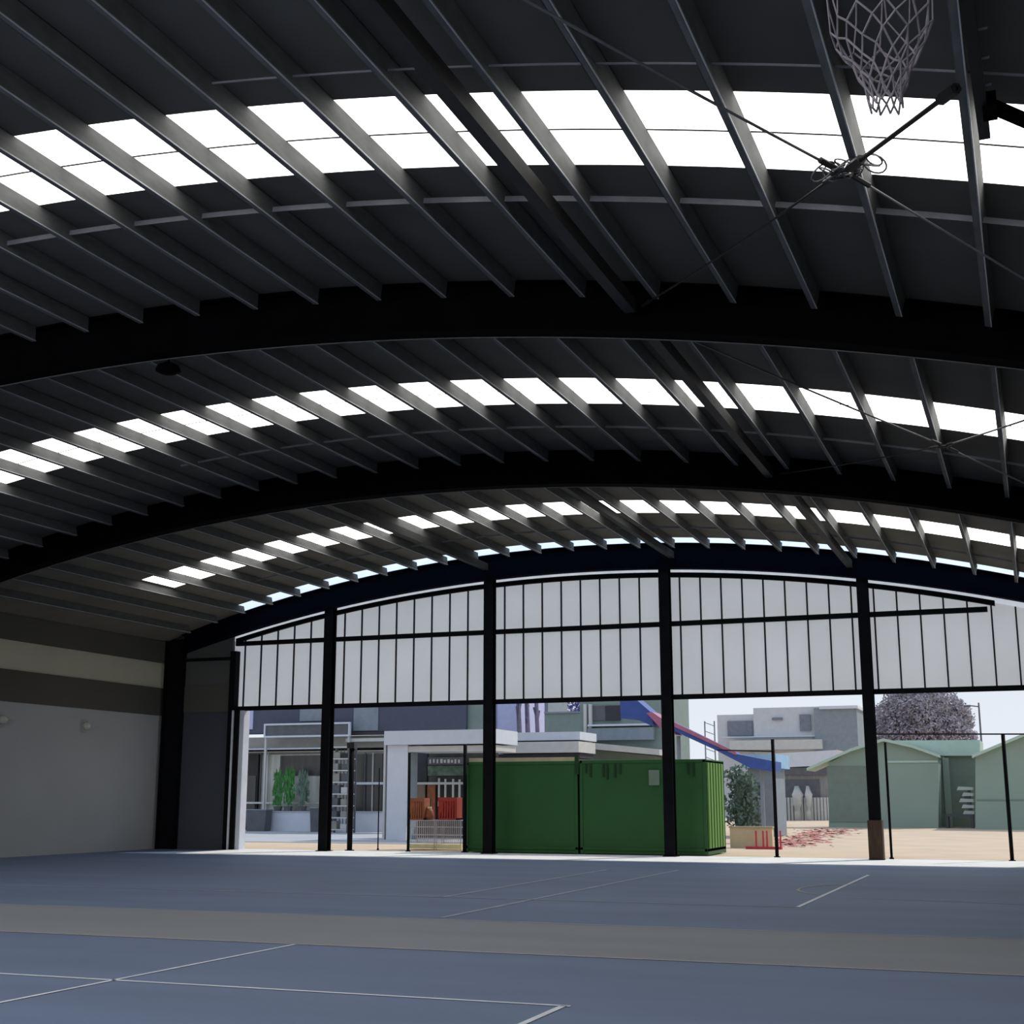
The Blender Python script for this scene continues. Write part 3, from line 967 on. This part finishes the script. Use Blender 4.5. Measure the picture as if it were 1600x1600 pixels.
# ---- right background
YA = 120.0
t = pth('apartment_block', 1235, 1280, YA, 'pale grey apartment block left of the brown footed column', 'building')
pb('left_wing', 'flat', t, 1126, 1116, 1178, 1300, YA, 9, True)
pb('main_wing', 'flat', t, 1184, 1104, 1280, 1300, YA - .5, 9, True)
pb('right_wing', 'bluegrey', t, 1280, 1105, 1338, 1300, YA - 1, 9, True)
pb('dark_gap', 'slot', t, 1177, 1122, 1185, 1174, YA + .5, 4)
pb('window', 'flat_win', t, 1250, 1116, 1266, 1142, YA - .7, .25)
pb('window', 'flat_win', t, 1137, 1126, 1175, 1150, YA - .2, .25)
pb('window', 'flat_win', t, 1206, 1121, 1222, 1125, YA - .7, .25)
pb('roof_parapet', 'white', t, 1280, 1102, 1340, 1108, YA - 1.3, 9)
pb('floor_band', 'white', t, 1128, 1149, 1278, 1153, YA - .9, .5)
pb('base_band', 'offwhite', t, 1140, 1155, 1284, 1172, YA - 1.6, 2)
YW = 104.0
t = pth('white_roofed_shed', 1255, 1280, YW, 'low shed with white sloping roof beneath the apartment block', 'shed')
q = [at(u, v, YW) for u, v in ((1204, 1178), (1310, 1172), (1296, 1196), (1208, 1200))]
MB().prism(q, YW - .4, YW + 4).build('roof', M['white'], t)
pb('wall', 'grey_shop', t, 1207, 1198, 1300, 1300, YW, 4, True)
pb('dark_fascia', 'planter', t, 1205, 1199, 1294, 1211, YW - .3, .3)
mb = MB()
for k in range(16):
    pbox(mb, 1216 + k * 5.2, 1246, 1218 + k * 5.2, 1290, YW - .25, .1)
mb.build('pickets', M['offwhite'], t)
pb('dark_opening', 'planter', t, 1222, 1218, 1280, 1284, YW - .1, .08)
for u, v, lab in ((1246, 1242, 'larger white rounded bundle at the picket fence'), (1263, 1242, 'narrow white bundle at the picket fence')):
    Y = YW - .9
    x, z = at(u, 1256, Y)
    _, z1 = at(u, 1228, Y)
    w = .33 if u == 1246 else .22
    tag(MB().tube([(x, Y, -.02), (x, Y, z * .5), (x, Y, z), (x + .05, Y, (z + z1) / 2), (x, Y, z1)], [w * .7, w * .8, w * 1.1, w * 1.35, w * .5], 12).build('white_bundle', M['offwhite'], None, True), lab, 'bundle', 'white bundles at the picket fence')
YH = 60.0
t = pth('bluegrey_hut', 1190, 1280, YH, 'blue grey hut with pale cyan roof right of the green containers', 'hut')
pb('wall', 'bluegrey', t, 1172, 1200, 1207, 1312, YH, 3, True)
pb('roof', 'cyan', t, 1160, 1178, 1212, 1200, YH - .4, 3.5)
pb('door', 'planter', t, 1179, 1262, 1185, 1312, YH - .05, .1, True)
t = pth('hedge', 1158, 1280, YH - 2.4, 'dark mottled hedge at the right end of the green containers', 'hedge')
x0, z1 = at(1140, 1200, YH - 2.4)
x1, _ = at(1172, 1200, YH - 2.4)
mb = MB()
for k in range(16):
    blob(mb, (x0 + (x1 - x0) * random.random(), YH - 2, .3 + (z1 - .5) * (k + .5) / 16), .5, 70, .12)
mb.build('leaves', M['leaf_dark'], t)
MB().box(x0 + .1, x1, YH - 2.1, YH - 1.8, 0, z1 - .3).build('dense_core', M['leaf_dark'], t)
YK = 46.5
x0, z1 = at(1140, 1291, YK)
x1, _ = at(1206, 1291, YK)
t = thing('garden_wall', ((x0 + x1) / 2, YK, 0), 'low beige wall right of the green containers', 'wall')
MB().box(x0, x1, YK, YK + .3, -.02, z1 - .05).build('wall_body', M['low_wall'], t)
MB().box(x0 - .03, x1 + .03, YK - .03, YK + .33, z1 - .05, z1).build('coping', M['beige'], t)
t = pth('red_barrier', 1190, 1328, YK - .8, 'low red barrier with thin uprights before the beige wall', 'barrier')
for u in (1181, 1192, 1198, 1219):
    x, z = at(u, 1298, YK - .8)
    MB().tube([(x, YK - .8, 0), (x, YK - .8, z)], .03, 6).build('upright', M['red_paint'], t)
x0, _ = at(1166, 1325, YK - .8)
x1, _ = at(1222, 1325, YK - .8)
MB().box(x0, x1, YK - .9, YK - .7, -.02, .07).build('base_bar', M['red_paint'], t)
# red scraps
mb = MB()
cents = [at(1230, 1318, 1)[0]]
for k in range(520):
    w = random.random()
    Y = min(76.5, max(48.2, 49 + 27 * w ** 1.3 + random.gauss(0, 1.0)))
    xc_, _ = at(1225 + 75 * w + random.gauss(0, 22), 1300, Y)
    r = random.uniform(.05, .2)
    a = random.uniform(0, PI)
    h = random.uniform(.01, .05)
    mb.add([(xc_ + r * math.cos(a + q), Y + r * math.sin(a + q) * 1.5, -.018 + (h if i == 1 else 0.004)) for i, q in enumerate((0, 1.7, 3.3, 4.8))], [(0, 1, 2, 3)])
o = mb.build('red_scraps', M['scrap'])
tag(o, 'faded red scraps strewn over the sand right of the beige wall', 'scraps', kind='stuff')


# sage sheds
def shed(name, YS_, wall, roofp, back, lab):
    t = pth(name, wall[0][0], 1290, YS_, lab, 'shed', 'sage green sheds')
    q = [at(u, v, YS_) for u, v in wall]
    q[0] = (q[0][0], -.02)
    q[-1] = (q[-1][0], -.02)
    MB().prism(q, YS_, YS_ + back - .4).build('gable_wall', M['shed_front'], t)
    r = [at(u, v, YS_) for u, v in roofp]
    n = len(r)
    mb = MB()
    vs = [(x, YS_ - .4, z) for x, z in r] + [(x, YS_ + back, z) for x, z in r] + [(x, YS_ - .4, z - .16) for x, z in r] + [(x, YS_ + back, z - .16) for x, z in r]
    fs = []
    for i in range(n - 1):
        fs += [(i, i + 1, n + i + 1, n + i), (2 * n + i, 2 * n + i + 1, 3 * n + i + 1, 3 * n + i), (i, i + 1, 2 * n + i + 1, 2 * n + i), (n + i, n + i + 1, 3 * n + i + 1, 3 * n + i)]
    mb.add(vs, fs).build('roof', M['shed_roof'], t)
    return t


Y1 = 80.0
s1 = shed('sage_shed', Y1, [(1295, 1290), (1295, 1192), (1340, 1168), (1381, 1158), (1420, 1166), (1466, 1180), (1466, 1290)], [(1262, 1200), (1330, 1170), (1381, 1154), (1425, 1164), (1470, 1180)], 2.8,
          'sage green gabled shed with curved roof behind the brown footed column')
pb('front_door', 'shed_dark', s1, 1296, 1197, 1352, 1284, Y1 - .06, .08)
pb('lintel_band', 'shed_roof', s1, 1385, 1188, 1465, 1192, Y1 - .06, .08)
t = pth('mint_roofed_annex', 1500, 1290, Y1 + 3, 'low annex with mint roof between the two sage sheds', 'shed')
pb('back_wall', 'shed_dark', t, 1440, 1180, 1545, 1292, Y1 + 3.4, 4, True)
q = [at(u, v, Y1 + 2) for u, v in ((1388, 1156), (1530, 1155), (1530, 1180), (1462, 1180))]
MB().prism(q, Y1 + 3.0, Y1 + 8).build('roof', M['shed_roof'], t)
pb('post', 'shed_front', t, 1479, 1184, 1482, 1290, Y1 + 3.1, .1, True)
Y2 = 78.0
s2 = shed('sage_shed', Y2, [(1524, 1294), (1524, 1180), (1600, 1150), (1680, 1120), (1740, 1150), (1740, 1294)], [(1519, 1180), (1600, 1146), (1680, 1114), (1745, 1150)], 4.4,
          'sage green shed cut off by the right edge of the photo')
pb('wall_seam', 'shed_dark', s2, 1526, 1249, 1600, 1251, Y2 - .03, .05)
t = pth('work_bench', 1500, 1290, Y1 + .8, 'low grey bench under the stack of boards', 'bench')
xa_, zt1 = at(1476, 1272, Y1 + .8)
xb_, _ = at(1521, 1272, Y1 + .8)
MB().box(xa_, xb_, Y1 + .8, Y1 + 2, zt1 - .12, zt1).build('bench_top', M['planter'], t)
for x in (xa_ + .1, xb_ - .1):
    for yy in (Y1 + .9, Y1 + 1.9):
        MB().box(x - .08, x + .08, yy - .08, yy + .08, -.02, zt1 - .12).build('leg', M['planter'], t)
ps = ['lowest', 'second lowest', 'middle', 'second highest', 'top']
z = zt1
for k in range(5):
    xs0 = xa_ + .75 + random.uniform(-.2, .25)
    h = .2
    tag(MB().prism([(xs0, z + .0), (xb_ + .05, z), (xb_ + .05, z + h * .8), (xs0 + .1, z + h)], Y1 + .85, Y1 + 1.9).build('white_board', M['board']), 'white board on the bench between the sage sheds, %s of the stack' % ps[k], 'board', 'boards stacked on the bench')
    z += h * .99
    if k < 4:
        tag(MB().box(xs0 + .3, xb_ - .1, Y1 + .95, Y1 + 1.8, z, z + .13).build('spacer_block', M['planter']), 'dark spacer lying on the %s white board of the stack' % ps[k], 'block', 'spacers in the board stack')
        z += .13
# tree and lamp post
YT = 150.0
x, z = at(1440, 1120, YT)
_, ztop = at(1440, 1080, YT)
t = thing('round_tree', (x, YT, 0), 'large round greyish tree behind the sage sheds', 'tree')
mb = MB()
R = ztop - z
for k in range(60):
    a, e = random.uniform(0, 2 * PI), random.uniform(-.4, 1.4)
    rr = R * 1.0
    blob(mb, (x + math.cos(a) * math.cos(e) * rr * 1.55, YT + math.sin(a) * math.cos(e) * rr * 1.2, z - 1.5 + math.sin(e) * (rr + 1.0)), 1.5, 300, .2)
blob(mb, (x, YT, z - 1), R * 1.2, 6000, .28, (1.35, 1, .9))
mb.build('crown', M['tree'], t)
MB().tube([(x, YT, 0), (x, YT, z)], [.6, .4], 10).build('trunk', M['trunk'], t)
x, z = at(1529, 1098, 110)
t = thing('lamp_post', (x, 110, 0), 'thin grey street lamp right of the round tree', 'street lamp')
MB().tube([(x, 110, 0), (x, 110, z)], [.1, .06], 8).build('pole', M['planter'], t)
MB().tube([(x, 110, z - .3), (x - .7, 110, z - .2)], .05, 6).build('arm', M['planter'], t)
MB().box(x - 1.1, x - .6, 109.88, 110.12, z - .3, z - .16).build('lamp_head', M['planter'], t)
Y = 110
t = pth('scaffold_mast', 1109, 1280, Y, 'thin pale scaffold mast against the sky left of the apartment block', 'mast')
x0, z1 = at(1101, 1127, Y)
x1, _ = at(1116, 1127, Y)
for x in (x0, x1):
    MB().tube([(x, Y, 0), (x, Y, z1)], .06, 6).build('upright', M['bluegrey'], t)
for k in range(5):
    z = z1 - .1 - k * .7
    MB().bar((x0, Y, z), (x1, Y, z - .3), .06).build('cross_bar', M['bluegrey'], t)

# ------------------------------------------------------------------ light
w = bpy.data.worlds.new('sky')
SC.world = w
w.use_nodes = True
nt = w.node_tree
bg = nt.nodes['Background']
tc = nt.nodes.new('ShaderNodeTexCoord')
sx_ = nt.nodes.new('ShaderNodeSeparateXYZ')
rp = nt.nodes.new('ShaderNodeValToRGB')
rp.color_ramp.elements[0].position = 0.0
rp.color_ramp.elements[0].color = (*lin((238, 244, 252)), 1)
rp.color_ramp.elements[1].position = 0.6
rp.color_ramp.elements[1].color = (*lin((196, 216, 246)), 1)
nt.links.new(tc.outputs['Generated'], sx_.inputs[0])
nt.links.new(sx_.outputs['Z'], rp.inputs['Fac'])
nt.links.new(rp.outputs['Color'], bg.inputs['Color'])
bg.inputs['Strength'].default_value = 0.95
sd = bpy.data.lights.new('sun', 'SUN')
sd.energy = 2.6
sd.angle = 0.02
sd.color = (1, .95, .86)
so = bpy.data.objects.new('sun', sd)
COL.objects.link(so)
so.rotation_euler = Vector((.40, .56, .74)).to_track_quat('Z', 'Y').to_euler()

ad = bpy.data.lights.new('rear_fill', 'AREA')  # unseen fill lamp added to brighten the hall floor
ad.shape = 'RECTANGLE'
ad.size, ad.size_y = 26, 4
ad.energy = 2000
ad.color = (.93, .96, 1)
ao = bpy.data.objects.new('rear_fill', ad)
COL.objects.link(ao)
ao.location = (XC, -3.2, 7.4)
ao.rotation_euler = (math.radians(34), 0, 0)
SC.view_settings.view_transform = 'Standard'
SC.view_settings.look = 'None'
SC.view_settings.exposure = 0
SC.view_settings.gamma = 1
SC.cycles.use_denoising = True
SC.cycles.max_bounces = 8
SC.cycles.diffuse_bounces = 5
